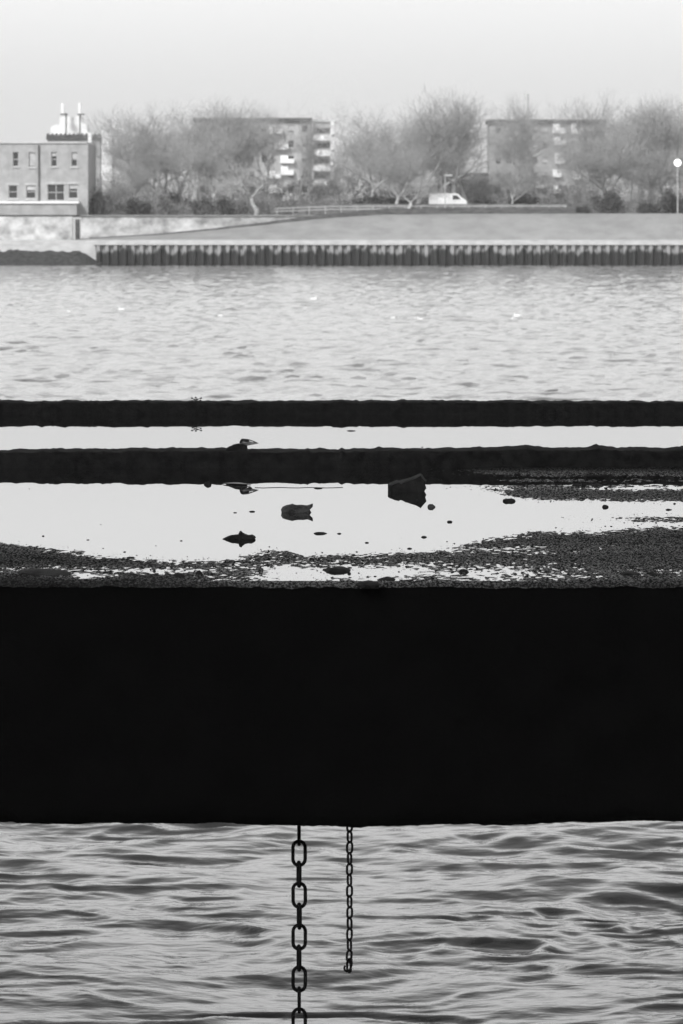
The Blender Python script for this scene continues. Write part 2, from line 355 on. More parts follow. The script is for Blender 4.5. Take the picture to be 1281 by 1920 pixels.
chunk('rock', [(423, 851), (422, 843), (426, 839), (433, 836), (440, 833), (447, 832), (456, 832.5), (463, 835), (464, 842), (467, 846), (468, 851)], 851, .07, M_ROCK,
      'black humped rock sitting on top of the nearer kerb', 'rock', base=at(640, 849, YK).z, Y=YK)
# papery leaf propped on that rock
def leaf_shell(o_pts, Yc, label):
    b = bmesh.new(); base = at(455, 832, Yc); n = 14; rows = []
    for i in range(n + 1):
        t = i / n; cx = 449 + 36 * t; top = np.interp(cx, [449, 451, 455, 465, 477, 485], [829, 824, 822, 823, 827, 831]); bt = np.interp(cx, [449, 455, 462, 470, 478, 485], [832, 834, 836, 834.5, 833, 831.3])
        r = []
        for j in range(7):
            s_ = j / 6; y = top * (1 - s_) + bt * s_
            p = at(cx, y, Yc); p.y += .018 * math.sin(math.pi * s_) * (1 - t * .6) + .004 * noise.noise(p * 80)
            r.append(b.verts.new(p - base))
        rows.append(r)
    for A, B in zip(rows, rows[1:]):
        for j in range(6):
            if (rows.index(A) in (7, 8, 9) and j in (1,)): continue      # a tear in the leaf
            b.faces.new((A[j], B[j], B[j + 1], A[j + 1]))
    me = bpy.data.meshes.new('dead_leaf'); b.to_mesh(me); b.free(); o = link('dead_leaf', me, M_LEAF, smooth=True); o.location = base
    s = o.modifiers.new('thick', 'SOLIDIFY'); s.thickness = .0015
    return tag(o, label, 'leaf')
leaf_shell(None, YK, 'torn pointed leaf resting on the black rock on the nearer kerb')
ST = [
 (955, 940, 23, 6.5, 'dark roundish stone in the puddle, widest of those right of the big rock', M_ROCK),
 (1135, 951, 12, 5.5, 'black round pebble alone in the puddle toward the right edge', M_ROCK),
 (809, 951, 15, 6.5, 'paler round pebble just below right of the big angular rock', M_STONE),
 (843, 979, 10, 3.5, 'small black pebble in the bright puddle below the paler round one', M_ROCK),
 (795, 1007.5, 11, 3, 'small flat pebble near the lower edge of the puddle right of centre', M_ROCK),
 (600, 1000.5, 25, 3.8, 'flat black oval stone in the puddle below the horned rock', M_ROCK),
 (636, 1001, 9, 2, 'tiny flat pebble just right of the flat oval stone', M_ROCK),
 (473, 959.5, 11, 2.6, 'right one of two tiny dark bits left of the horned rock', M_ROCK),
 (441, 961.5, 7, 1.6, 'left one of two tiny dark bits left of the horned rock', M_ROCK),
 (468, 915.5, 9, 3.4, 'small round black pebble at the foot of the nearer kerb under the leaf', M_ROCK),
 (390, 908.5, 14, 7, 'dark pointed stone at the kerb foot, left of the floating leaf', M_ROCK),
 (596, 916, 16, 2, 'flat stone touching the thin twig at the kerb foot', M_ROCK),
 (658, 808, 18, 1.6, 'flat dark bit in the strip of water between the kerbs', M_ROCK),
 (792, 838.5, 4, 1, 'speck of grit in the water behind the nearer kerb', M_ROCK),
 (81, 1005.5, 5, 1.8, 'tiny pebble far left in the bright puddle', M_ROCK),
 (165, 1012.5, 6, 1.3, 'tiny flat crumb in the bright puddle, second from the left edge', M_ROCK),
 (245, 1046, 15, 2.6, 'dark flat pebble at the left lower edge of the puddle', M_ROCK),
 (688, 1018, 8, 2, 'tiny pebble pair in the puddle below the middle', M_ROCK),
 (768, 1029, 9, 2.4, 'tiny pebble at the lower puddle edge below the flat one', M_ROCK),
 (1254, 956, 12, 2.5, 'flat pebble in the puddle close to the right edge', M_ROCK),
 (1092, 936, 11, 4, 'lumpy pebble on the far rim of the puddle, left of the round one', M_ROCK),
 (1046, 933, 8, 2.5, 'small pebble on the far rim of the puddle between two larger ones', M_ROCK),
 (1081, 912, 18, 6, 'dark stone lying beside an upright one on the far wet strip', M_ROCK),
 (1094, 914, 8, 11, 'small upright black stone on the far wet strip', M_ROCK),
 (1257, 898, 15, 6, 'dark lump on the wet strip beside the kerb at the right edge', M_ROCK),
 (1120, 911, 24, 4, 'low dark stone just right of the upright one', M_ROCK),
 (1235, 1020, 26, 5, 'low black stone on the gritty deck at the right', M_ROCK),
 (335, 1083, 24, 9, 'blurred black stone near the front edge, left of centre', M_ROCK),
 (374, 1078, 15, 9, 'smaller blurred stone just right of the black one near the front edge', M_ROCK),
 (870, 1073, 19, 6, 'low black stone on the front strip, right of the small puddle', M_ROCK),
 (725, 1087, 34, 6, 'flat black stone at the near rim of the small front puddle', M_ROCK),
 (655, 1076, 7, 4, 'small black pebble at the left tip of the small front puddle', M_ROCK),
 (632, 1070, 58, 8, 'long low dark clod behind the small front puddle', M_ROCK),
 (80, 1076, 105, 9, 'longest low black clod on the gritty deck at the far left', M_ROCK),
 (1182, 1078, 38, 8, 'low black clod near the front edge on the right, larger of two', M_ROCK),
 (1222, 1078, 22, 6, 'low black clod near the front edge on the right, smaller of two', M_ROCK),
 (690, 1096, 46, 7, 'black clod on the very front edge of the deck', M_ROCK),
]
for px, py, w, h_, lab, m in ST: stone(px, py, w, h_, lab, m, dep=(w * .8 if w < 30 else w * 1.2))
# flat stick on the wet strip and thin twig on the puddle
p0, p1 = on(1097, 898, PZ + .004), on(1137, 896, PZ + .004); k = p0.y / F
o = MB().tube([p0 + Vector((0, 0, .008)), p0.lerp(p1, .3) + Vector((0, .004, .010)), p0.lerp(p1, .7) + Vector((0, 0, .007)), p1 + Vector((0, 0, .010))], [.008, .009, .008, .010], 7).build('stick', M_ROCK)
tag(o, 'short thick black stick on the wet strip beside the nearer kerb', 'stick')
pts = [on(478 + 16.5 * i, 914.5 + .5 * math.sin(i * 1.7), PZ) + Vector((0, 0, .0008)) for i in range(11)]
o = MB().tube(pts, .0011, 6).build('twig', M_ROCK); tag(o, 'thin straight twig floating at the foot of the nearer kerb', 'twig')
# leaf at the foot of the kerb
b = bmesh.new(); base = on(445, 908, PZ); rows = []
for i in range(13):
    t = i / 12; c0 = on(418 + 52 * t, 908 + 2 * t, PZ); r = []
    for j in range(5):
        s_ = j / 4 - .5; w = .035 * math.sin(math.pi * min(1, t * .93 + .06)) ; p = c0 + Vector((0, s_ * w * 2, .004 * math.sin(math.pi * t) + .010 * s_ * s_ + .002)); r.append(b.verts.new(p - base))
    rows.append(r)
for A, B in zip(rows, rows[1:]):
    for j in range(4): b.faces.new((A[j], B[j], B[j + 1], A[j + 1]))
me = bpy.data.meshes.new('floating_leaf'); b.to_mesh(me); b.free(); o = link('floating_leaf', me, M_LEAF, smooth=True); o.location = base
o.modifiers.new('t', 'SOLIDIFY').thickness = .001; tag(o, 'long leaf floating at the foot of the nearer kerb, left of centre', 'leaf')
# weed sprig on the far kerb
base = at(367, 756, YK1 + .05); sp = MB()
def pt(x, y, dy=0): return at(x, y, YK1 + .05) - base + Vector((0, dy, 0))
for line in ([(368, 757), (368, 751), (367, 746)], [(368, 751), (364, 748), (360, 747)], [(368, 750), (372, 748), (377, 747)], [(368, 753), (364, 752), (361, 752)], [(368, 752), (373, 752), (376, 751)]):
    sp.tube([pt(*l, .006 * i) for i, l in enumerate(line)], .0018, 5)
o = sp.build('weed_sprig', M_ROCK); o.location = base; tag(o, 'tiny branching weed sprig growing on the farther kerb', 'weed')
mm = MB()
for (x, y) in ((360, 747), (377, 747), (367, 746), (361, 752), (376, 751), (370, 749), (365, 750)):
    c = pt(x, y, .006); mm.tube([c - Vector((.007, 0, 0)), c - Vector((.003, 0, -.002)), c + Vector((.004, 0, .001)), c + Vector((.007, 0, 0))], [.001, .0045, .004, .001], 6)
mm.build('leaf_tuft', M_ROCK, o).matrix_parent_inverse = Matrix()
# grit scattered over the wet rims (uncountable)
rng = np.random.default_rng(4); gv = []; gf = []
def hgt(x, y):
    i = np.searchsorted(fy, y); j = np.searchsorted(fx, x); return H[min(i, len(fy) - 1), min(j, len(fx) - 1)]
cnt = 0
tet = [(1, 0, -.4), (-.5, .87, -.4), (-.5, -.87, -.4), (0, 0, .9), (.5, .5, .5)]
for _ in range(60000):
    x = rng.uniform(-2.3, 2.3); y = rng.uniform(YF + .03, YK2 - .03); hh = hgt(x, y)
    pr = 0.03 if hh < -.006 else (.9 if hh < .001 else .55)
    if hh < -.012: pr = .004
    if rng.random() > pr * .34: continue
    r = .002 * (1 + rng.pareto(3.2)); r = min(r, .008); n0 = len(gv); an = rng.uniform(0, 6.28); ca, sa = math.cos(an), math.sin(an)
    z = PZ + max(hh, -.001)
    for (a_, b_, c_) in tet:
        a2 = a_ * rng.uniform(.7, 1.3); b2 = b_ * rng.uniform(.7, 1.3)
        gv.append((x + (a2 * ca - b2 * sa) * r * 1.25, y + (a2 * sa + b2 * ca) * r, z + c_ * r * rng.uniform(.5, .9)))
    gf += [(n0, n0 + 1, n0 + 4), (n0 + 1, n0 + 3, n0 + 4), (n0 + 1, n0 + 2, n0 + 3), (n0 + 2, n0, n0 + 3), (n0, n0 + 4, n0 + 3), (n0, n0 + 2, n0 + 1)]
o = link('grit', mesh('grit', gv, gf), M_ROCK); tag(o, 'fine dark grit strewn over the wet rims of the puddle', 'grit', kind='stuff')

# ------------------------------------------------------------------ chains
def link_mesh(L, Wd, r, k=10, open_=False):
    pts = []; a = Wd / 2 - r; hl = L / 2 - Wd / 2
    for i in range(9): t = math.pi * i / 8; pts.append((a * math.cos(t), 0, hl + a * math.sin(t)))
    for i in range(9): t = math.pi + math.pi * i / 8; pts.append((a * math.cos(t), 0, -hl + a * math.sin(t)))
    m = MB().tube(pts, r, k, closed=True); return mesh('chain_link', m.v, m.f)
YC = YF + .14; kc = YC / F
ch = empty('heavy_chain', at(561, 1548, YC), 'thick chain of big oval links hanging from under the beam out of the frame', 'chain')
ME = link_mesh(53 * kc, 30 * kc, 3.4 * kc)
rr = random.Random(3)
for i in range(-1, 12):
    face = (i % 2 == 0); cy = 1600 + 39.3 * i
    o = link('chain_link', ME, M_CHAIN, ch, True); p = at(561 + rr.uniform(-.3, .3), cy, YC); o.location = p
    ang = (rr.uniform(-7, 7) if face else 90 + [9, 9, 8, 1][(i // 2) % 4] * 1.0)
    if i == -1: ang = 90
    o.rotation_euler = (0, R(rr.uniform(-1, 1)), R(ang))
YS = YF + .12; ks = YS / F
cs = empty('thin_chain', at(655, 1548, YS), 'short thin chain ending in a small open hook, right of the heavy chain', 'chain')
ME2 = link_mesh(25 * ks, 15.5 * ks, 2.35 * ks, 8)
for i in range(14):
    cy = 1549 + 20.3 * i; x = 655.6 + .2 * math.sin(i) - (max(0, i - 11) * .6)
    o = link('chain_link', ME2, M_CHAIN, cs, True); o.location = at(x, cy, YS); o.rotation_euler = (0, R(rr.uniform(-1.5, 1.5) + (3 if i > 11 else 0)), R((32 if i % 2 == 0 else 128) + rr.uniform(-5, 5)))
hk = [(653, 1799), (656.5, 1797.5), (659.3, 1800.5), (659.8, 1807), (658, 1815), (655, 1820), (650.5, 1821.8), (646.6, 1819), (645.6, 1814.5), (647.4, 1811)]
pts = []
for i in range(len(hk) - 1):
    for j in range(3): t = j / 3; pts.append((hk[i][0] * (1 - t) + hk[i + 1][0] * t, hk[i][1] * (1 - t) + hk[i + 1][1] * t))
pts.append(hk[-1])
o = MB().tube([at(x, y, YS) for x, y in pts], 2.1 * ks, 8).build('hook', M_CHAIN, cs, True)

# ------------------------------------------------------------------ gulls on the river
GL = [(588, 563, 1, 'white gull on the river, brightest and nearest the middle of the frame'), (228, 583, .9, 'white gull alone on the river at the left'), (413, 594, .6, 'faint small gull on the river left of the middle'),
      (788, 601, .75, 'white gull on the river, right one of two right of the middle'), (737, 598, .6, 'faint gull on the river, left one of two right of the middle'), (970, 595, .9, 'white gull at the right, upper right one of a close pair'),
      (958, 601, .75, 'white gull at the right, lower left one of a close pair'), (130, 586, .5, 'faintest gull on the river, nearest the left edge')]
b = bmesh.new(); bmesh.ops.create_uvsphere(b, u_segments=16, v_segments=10, radius=1)
for v in b.verts:
    x, y, z = v.co; v.co = Vector((x * .19 * (1 if x > -.2 else 1.25), y * .085, z * .075 * (1 - .3 * max(0, -x)) + (.02 * max(0, -x)) + .04))
g = bmesh.ops.create_uvsphere(b, u_segments=12, v_segments=8, radius=.045)
for v in g['verts']: v.co += Vector((.15, 0, .15))
g = bmesh.ops.create_cone(b, segments=10, radius1=.05, radius2=.03, depth=.14, cap_ends=True)
for v in g['verts']: v.co += Vector((.14, 0, .09))
GB = bpy.data.meshes.new('gull'); b.to_mesh(GB); b.free(); GB.materials.append(M_GULL)
bk = MB().tube([(.19, 0, .15), (.235, 0, .142)], [.012, .003], 6); BK = mesh('beak', bk.v, bk.f); BK.materials.append(M_ROCK)
for i, (px, py, sc, lab) in enumerate(GL):
    o = bpy.data.objects.new('gull', GB); COL.objects.link(o); o.location = on(px, py, 0) + Vector((0, 0, .03)); o.rotation_euler = (0, 0, R(180 if i % 2 else 10)); o.scale = (sc * .95,) * 3
    tag(o, lab, 'gull', 'gulls resting on the river'); c = bpy.data.objects.new('beak', BK); COL.objects.link(c); c.parent = o

# ------------------------------------------------------------------ far bank
YB = 370.0; BG = 4.7
gx = np.array([-1500, -200, 200, 1500.]); gy = np.array([381.0, 460, 760, 1500]); X, Y = np.meshgrid(gx, gy)
tag(link('far_bank_ground', grid_mesh('far_bank_ground', np.stack([X, Y, X * 0 + BG], -1)), M_GRND), 'level ground behind the far river wall', kind='structure')
def xa(px, Y): return (px - 640.5) / F * Y
# sheet piling
X0, X1 = xa(182, YB), xa(1700, YB); pm = MB(); x = X0; pitch = .83; prof = []
while x < X1:
    prof += [(x, YB), (x + .33, YB), (x + .43, YB + .42), (x + .73, YB + .42)]; x += pitch
n0 = 0
for z in (-1.5, 1.88):
    for (a_, b_) in prof: pm.v.append((a_, b_, z))
nP = len(prof); pm.f = [(j, j + 1, nP + j + 1, nP + j) for j in range(nP - 1)]
m = bpy.data.materials.new('rusty_piling_with_algae'); m.use_nodes = True; t = m.node_tree; bsdf = t.nodes['Principled BSDF']; bsdf.inputs['Roughness'].default_value = .85
tcn = t.nodes.new('ShaderNodeTexCoord'); sp_ = t.nodes.new('ShaderNodeSeparateXYZ'); t.links.new(tcn.outputs['Object'], sp_.inputs[0])
mp = t.nodes.new('ShaderNodeMapping'); mp.inputs['Scale'].default_value = (1, 0, .25); t.links.new(tcn.outputs['Object'], mp.inputs[0])
nn = t.nodes.new('ShaderNodeTexNoise'); nn.inputs['Scale'].default_value = 1.3; nn.inputs['Detail'].default_value = 6; t.links.new(mp.outputs[0], nn.inputs['Vector'])
ad = t.nodes.new('ShaderNodeMath'); ad.operation = 'MULTIPLY_ADD'; ad.inputs[1].default_value = -2.3; t.links.new(nn.outputs[0], ad.inputs[0]); t.links.new(sp_.outputs[2], ad.inputs[2])
rp = t.nodes.new('ShaderNodeValToRGB'); rp.color_ramp.elements[0].position = .0; rp.color_ramp.elements[1].position = .35
rp.color_ramp.elements[0].color = (.025,) * 3 + (1,); rp.color_ramp.elements[1].color = (.32,) * 3 + (1,)
a9 = t.nodes.new('ShaderNodeMath'); a9.inputs[1].default_value = .06; t.links.new(ad.outputs[0], a9.inputs[0]); t.links.new(a9.outputs[0], rp.inputs[0]); t.links.new(rp.outputs[0], bsdf.inputs['Base Color']); M_PILE = m
pl = pm.build('sheet_pile_wall', M_PILE); tag(pl, 'corrugated sheet pile wall along the far waterline, dark with algae below', 'river wall')
cpm = MB().box(xa(176, YB), X1, YB - .12, YB + 1.6, 1.88, 2.35).build('capping_beam', M_CAP, pl)
# apron slope
tp = [(168, 447), (300, 440), (400, 431), (500, 421), (600, 410), (720, 402), (900, 400.5), (1281, 400), (1700, 400)]
YA = 379.0; rows = [[], []]; pxs = list(range(150, 1700, 10))
V = []
for px in pxs:
    y = np.interp(px, [p[0] for p in tp], [p[1] for p in tp]); q = at(px, y, YA)
    V.append(((xa(px, YB + 1.6), YB + 1.6, 2.3), (q.x, YA, max(q.z, 2.31)), (q.x, YA + 2.2, max(q.z, 2.31))))
P = np.array([[v[0] for v in V], [v[1] for v in V], [v[2] for v in V]])
tag(link('sloping_apron', grid_mesh('sloping_apron', P), M_CONC), 'smooth pale concrete slope above the sheet piling', kind='structure')
# dark parapet that climbs along the apron's head
pr = MB(); th = [(168, 1.5), (400, 3), (500, 5), (600, 8), (720, 11), (1080, 11)]
pv = [[], [], [], []]
for px in range(168, 1085, 8):
    y = np.interp(px, [p[0] for p in tp], [p[1] for p in tp]); d = np.interp(px, [p[0] for p in th], [p[1] for p in th]); a_, b_ = at(px, y + .5, YA), at(px, y - d, YA)
    for k, (zz, yy) in enumerate(((a_.z - .3, YA - .02), (b_.z, YA - .02), (b_.z, YA + .4), (a_.z - .3, YA + .4))): pv[k].append((a_.x, yy, zz))
par = link('stone_parapet', grid_mesh('stone_parapet', np.array(pv)), M_PARA); tag(par, 'low dark parapet climbing to the right along the head of the concrete slope', 'wall')
ra = empty('promenade_railing', at(780, 390, YA + 1), 'thin pale railing with posts above the dark parapet', 'railing')
for yy in (386, 391.5): MB().tube([at(515, yy + 5, YA + 1), at(620, yy + 1, YA + 1), at(800, yy, YA + 1), at(1062, yy, YA + 1)], .045, 6).build('rail', M_STEEL, ra)
for px in range(520, 1062, 30):
    yy = 386 + max(0, (620 - px) * .045); MB().tube([at(px, yy - .5, YA + 1), at(px, 405, YA + 1)], .04, 6).build('post', M_STEEL, ra)
# mottled walls on the left
w1 = MB(); a_, b_ = at(152, 404, YA + 2.4), at(600, 404, YA + 2.4); w1.box(a_.x, b_.x, YA + 2.3, YA + 2.9, 1.5, a_.z - .12)
o = w1.build('mottled_wall', M_MOTT); tag(o, 'long mottled whitewashed wall between the brick building and the concrete slope', 'wall')
MB().box(a_.x - .03, b_.x, YA + 2.2, YA + 3.0, a_.z - .117, a_.z + .05).build('coping', M_CAP, o)
w2 = MB(); a2, b2 = at(-140, 406, 376), at(136, 406, 376); w2.box(a2.x, b2.x, 376, 376.8, 1.5, a2.z)
o = w2.build('mottled_wall', M_MOTT); tag(o, 'mottled whitewashed wall below the brick building at the left edge', 'wall')
pb = MB().box(at(141, 400, 376.5).x, at(149, 400, 376.5).x, 376.5, 377.2, 1.5, at(145, 411, 376.5).z).build('dark_gap_block', M_PARA); tag(pb, 'dark block added to stand for the dark gap between the two mottled walls', 'gap fill')  # added dark block standing in for the dark gap between the walls
o = MB().box(xa(-160, 371), xa(181, 371), 371, 382, -1, 2.32).build('landing_apron', M_CAP); tag(o, 'pale concrete landing at the left end of the sheet piling', kind='structure')
# weed bank
bx_ = np.linspace(xa(-160, YB), xa(196, YB), 260); by_ = np.linspace(0, 1, 40); X, T = np.meshgrid(bx_, by_)
pxb = 640.5 + X / YB * F; tz = interp(pxb, [(-160, 1.45), (0, 1.35), (20, 1.38), (60, 1.3), (150, 1.35), (165, .95), (180, .3), (200, .1)])
Zb = tz * np.sin(T * math.pi / 2) ** .8 + .16 * fbm(X * 1.6, T * 6, 300, 4) * T - .15 * (1 - T) * 3; Yb = 365.8 + T * 5.5
wb = link('weedy_bank', grid_mesh('weedy_bank', np.stack([X, Yb, Zb], -1)), M_WEED, smooth=True); tag(wb, 'dark weedy mud bank at the left waterline', kind='structure')

# ------------------------------------------------------------------ buildings
def wbox(name, px0, px1, py0, py1, Y, thick, m, parent, off=0.0):
    a_ = at(px0, py1, Y); b_ = at(px1, py0, Y); return MB().box(a_.x, b_.x, Y - off - thick, Y - off, a_.z, b_.z).build(name, m, parent)
# --- brick building
YBR = 384.0; s_ = YBR / F
br = empty('brick_building', at(80, 405, YBR), 'flat-roofed two-storey brick building at the left edge', 'building')
a_, b_ = at(-150, 407, YBR), at(165, 268, YBR)
def wall_with_holes(name, px0, px1, py0, py1, Y, depth, holes, m, parent):
    xs_ = sorted({px0, px1, *[h[0] for h in holes], *[h[1] for h in holes]}); ys_ = sorted({py0, py1, *[h[2] for h in holes], *[h[3] for h in holes]})
    mb = MB()
    for i in range(len(xs_) - 1):
        for j in range(len(ys_) - 1):
            cx, cy = (xs_[i] + xs_[i + 1]) / 2, (ys_[j] + ys_[j + 1]) / 2
            if any(h[0] < cx < h[1] and h[2] < cy < h[3] for h in holes): continue
            p, q = at(xs_[i], ys_[j + 1], Y), at(xs_[i + 1], ys_[j], Y); mb.box(p.x, q.x, Y, Y + .35, p.z, q.z)
    p, q = at(px0, py1, Y), at(px1, py0, Y); mb.box(p.x, q.x, Y + .352, Y + depth, p.z, q.z)
    b = bmesh.new(); me = mesh(name, mb.v, mb.f); b.from_mesh(me); bmesh.ops.remove_doubles(b, verts=b.verts, dist=.001)
    # drop internal coincident faces
    seen = {}
    for f in b.faces: seen.setdefault(tuple(round(c, 3) for c in f.calc_center_median()), []).append(f)
    kill = [f for v in seen.values() if len(v) > 1 for f in v]; bmesh.ops.delete(b, geom=kill, context='FACES_ONLY'); b.to_mesh(me); b.free()
    return link(name, me, m, parent)
def window(px0, px1, py0, py1, Y, parent, blind=0, sill=True, bars=1, lintel=False, m=None):
    f = MB(); p, q = at(px0, py1, Y), at(px1, py0, Y); t_ = .07
    f.box(p.x, p.x + t_, Y + .16, Y + .24, p.z, q.z).box(q.x - t_, q.x, Y + .16, Y + .24, p.z, q.z)
    f.box(p.x + t_, q.x - t_, Y + .16, Y + .24, p.z, p.z + t_).box(p.x + t_, q.x - t_, Y + .16, Y + .24, q.z - t_, q.z)
    w = f.build('window', M_FRAME, parent)
    b_ = MB(); 
    if bars: zc = p.z + (q.z - p.z) * .5; b_.box(p.x + t_, q.x - t_, Y + .17, Y + .235, zc - .03, zc + .03)
    if (q.x - p.x) > 1.2:
        xc = (p.x + q.x) / 2; b_.box(xc - .035, xc + .035, Y + .165, Y + .238, p.z + t_, q.z - t_)
    if b_.v: link('glazing_bar', mesh('glazing_bar', b_.v, b_.f), M_FRAME, w).matrix_parent_inverse = Matrix.Translation(-w.parent.location) @ Matrix()
    children_fix(w)
    g_ = MB().box(p.x + t_, q.x - t_, Y + .20, Y + .22, p.z + t_, q.z - t_).build('pane', M_GLASS, None); g_.parent = w; children_fix(w)
    if blind:
        zb_ = q.z - t_ - (q.z - p.z - 2 * t_) * blind
        o = MB().box(p.x + t_ + .01, q.x - t_ - .01, Y + .185, Y + .198, zb_, q.z - t_ - .01).build('blind', M_FRAME, None); o.parent = w
    if blind < 0:
        pass
    if sill: o = MB().box(p.x - .1, q.x + .1, Y - .12, Y + .15, p.z - .14, p.z - .003).build('sill', M_FRAME, None); o.parent = w
    if lintel: o = MB().box(p.x - .15, q.x + .15, Y - .03, Y + .12, q.z + .003, q.z + .2).build('lintel', M_FRAME, None); o.parent = w
    children_fix(w)
    return w
def children_fix(w):
    for c in w.children_recursive if hasattr(w, 'children_recursive') else []: c.matrix_parent_inverse = Matrix()
holesU = [(24, 35, 285, 312), (54, 66, 285, 313), (96, 107, 285, 312), (134, 145, 285, 312)]
holesL = [(16, 33, 347, 372), (49, 67, 347, 372), (89, 121, 345, 376), (129, 146, 345, 372)]
ext = [(-21, -10, 285, 312), (-60, -48, 285, 312), (-30, -12, 347, 372), (-66, -48, 347, 372)]
wall_with_holes('wall', -150, 165, 269, 407, YBR, 12, holesU + holesL + ext, M_BRICK, br)
for k, hq in enumerate(holesU + ext[:2]): window(*hq, YBR, br, blind=(.95 if k == 1 else (.0, .3, .25, .45, .3, .2)[k]))
for k, hq in enumerate(holesL + ext[2:]): window(*hq, YBR, br, blind=(0, .35, 0, .3, 0, .2)[k], lintel=True, sill=(k != 2))
wbox('roof_coping', -152, 163, 265.5, 268.7, YBR, 12.3, M_CAP, br, off=-12.15)
wbox('drainpipe', 72, 74.5, 272, 378, YBR, .12, M_BRICKD, br, off=.01)
wbox('balcony_ledge', -150, 150, 377, 381.5, YBR, 2.0, M_WHITE, br, off=.003)
wbox('balcony_front', -150, 146, 381.6, 403, YBR, 1.8, M_BRICK, br, off=.006)
# --- tower block with rooftop antennas behind it
YT = 620.0
tw = empty('tower_block', at(130, 401, YT), 'pale block with rooftop antennas behind the brick building', 'building')
wbox('wall', 90, 188, 262.2, 403, YT, 14, M_BRICK, tw, off=-14)
wbox('parapet', 87, 190, 252.5, 262, YT, 14.6, M_PARA, tw, off=-14.3)
mb = MB()
for px in range(88, 190, 8): a_, b_ = at(px, 252.4, YT - .3), at(px + 4, 250, YT - .3); mb.box(a_.x, b_.x, YT - .3, YT + .2, a_.z, b_.z)
mb.build('crenellation', M_PARA, tw)
mb = MB(); Yc = YT + 2
ol = [(95, 252.4), (95, 238), (103, 234), (111, 233), (112, 219), (151, 217), (152, 229), (163, 233), (165, 252.4)]
n0 = len(ol); mb.v = [tuple(at(x, y, Yc)) for x, y in ol] + [tuple(at(x, y, Yc) + Vector((0, 6, 0))) for x, y in ol]
mb.f = [tuple(range(n0)), tuple(reversed(range(n0, 2 * n0)))] + [(i, i + n0, (i + 1) % n0 + n0, (i + 1) % n0) for i in range(n0)]
mb.build('plant_room', M_WHITE, tw)
wbox('corner_pilaster', 166, 172.5, 249, 318, YT, .8, M_WHITE, tw, off=.4)
mb = MB(); ol = [(190, 403), (190, 244), (195, 246), (210, 258), (210, 403)]; n0 = len(ol)
mb.v = [tuple(at(x, y, YT)) for x, y in ol] + [tuple(at(x, y, YT) + Vector((0, 8, 0))) for x, y in ol]
mb.f = [tuple(range(n0)), tuple(reversed(range(n0, 2 * n0)))] + [(i, i + n0, (i + 1) % n0 + n0, (i + 1) % n0) for i in range(n0)]
mb.build('stair_wing', M_WHITE, tw)
for px, top_ in ((124, 212), (150, 212)):
    MB().tube([at(px, 253, YT - .6), at(px, top_, YT - .6)], .11, 8).build('mast', M_PARA, tw)
for px in (118, 150):
    o = MB().tube([at(px, 213, YT - .6), at(px, 193, YT - .6)], .30, 10).build('antenna', M_WHITE, tw)
    mb = MB().box(at(px - 5, 0, YT).x, at(px + 8, 0, YT).x, YT - 1.2, YT - .3, at(0, 215.5, YT).z, at(0, 213.2, YT).z); c = mb.build('bracket', M_ROOF, None); c.parent = o; children_fix(o)
    o.matrix_parent_inverse = Matrix.Translation(-tw.location)
# --- flats
def flats(name, label, px0, px1, ytop, Y, wing, panels, cols, m_wall, roofpx):
    e = empty(name, at((px0 + px1) / 2, 401, Y), label, 'building')
    floors = [ytop + 12 + 28.3 * k for k in range(6)]; holes = []
    for fy_ in floors:
        for cx in cols: holes.append((cx - 5.5, cx + 5.5, fy_ + 2, fy_ + 15))
    wall_with_holes('wall', px0, px1, ytop + 7, 403, Y, 12, holes, m_wall, e)
    for hq in holes: window(*hq, Y, e, sill=False, bars=0, blind=random.Random(int(hq[0] * 7 + hq[2])).choice((0, 0, .4, .8)))
    wbox('roof', px0 - 3, px1 + 2, ytop, ytop + 6.8, Y, 13.2, M_ROOF, e, off=-12.5)
    for (a0, a1, b0, b1) in panels:
        o = wbox('balcony', a0, a1, b0 + (b1 - b0) * .45, b1, Y, 1.2, M_WHITE, e, off=.004)
        wbox('balcony_screen', a0, a0 + (a1 - a0) * .55, b0, b0 + (b1 - b0) * .44, Y, .1, M_WHITE, e, off=.3)
    for (a0, a1) in roofpx: wbox('roof_hut', a0, a1, ytop - 8, ytop - .1, Y, 4, M_FLAT, e, off=-8)
    return e
random.seed(2)
A = flats('apartment_block', 'pale block of flats with stacked white balconies behind the left trees', 365, 583, 221, 720, None,
      [(501, 530, 233, 251), (515, 541, 264, 280), (526, 552, 291, 306), (527, 551, 311, 328), (503, 527, 320, 334), (504, 532, 346, 362), (531, 563, 360, 376), (415, 435, 235, 248), (432, 440, 262, 276)], [380, 400, 450, 472, 496, 546, 572], M_FLAT, [])
wbox('wing_wall', 583.5, 627, 229, 403, 722, 10, M_FLAT, A, off=-10)
wbox('wing_roof', 581, 630, 224, 228.5, 722, 11, M_CAP, A, off=-10.6)
for k in range(6):
    y0 = 240 + 28.3 * k
    wbox('wing_window', 590, 618, y0, y0 + 10, 722, .05, M_GLASS, A, off=.02)
    wbox('wing_balcony', 587, 622, y0 + 13, y0 + 24, 722, 1.3, M_WHITE, A, off=.02)
    wbox('wing_post', 583.6, 588, y0 - 12, y0 + 12.8, 722, 1.2, M_WHITE, A, off=.02)
    wbox('wing_post', 620, 627, y0 - 12, y0 + 12.8, 722, 1.2, M_WHITE, A, off=.02)
B = flats('apartment_block', 'darker block of flats with scattered white balconies behind the right trees', 918, 1135, 224, 722, None,
      [(1036, 1061, 231, 250), (1071, 1092, 231, 251), (1038, 1061, 256, 272), (1074, 1094, 259, 278), (1040, 1059, 287, 307), (1070, 1078, 292, 304), (1036, 1052, 318, 332), (1074, 1088, 320, 336), (1002, 1020, 340, 352), (1038, 1053, 347, 362), (1100, 1132, 236, 246)], [935, 955, 978, 1003, 1022, 1110], M_FLATD, [])
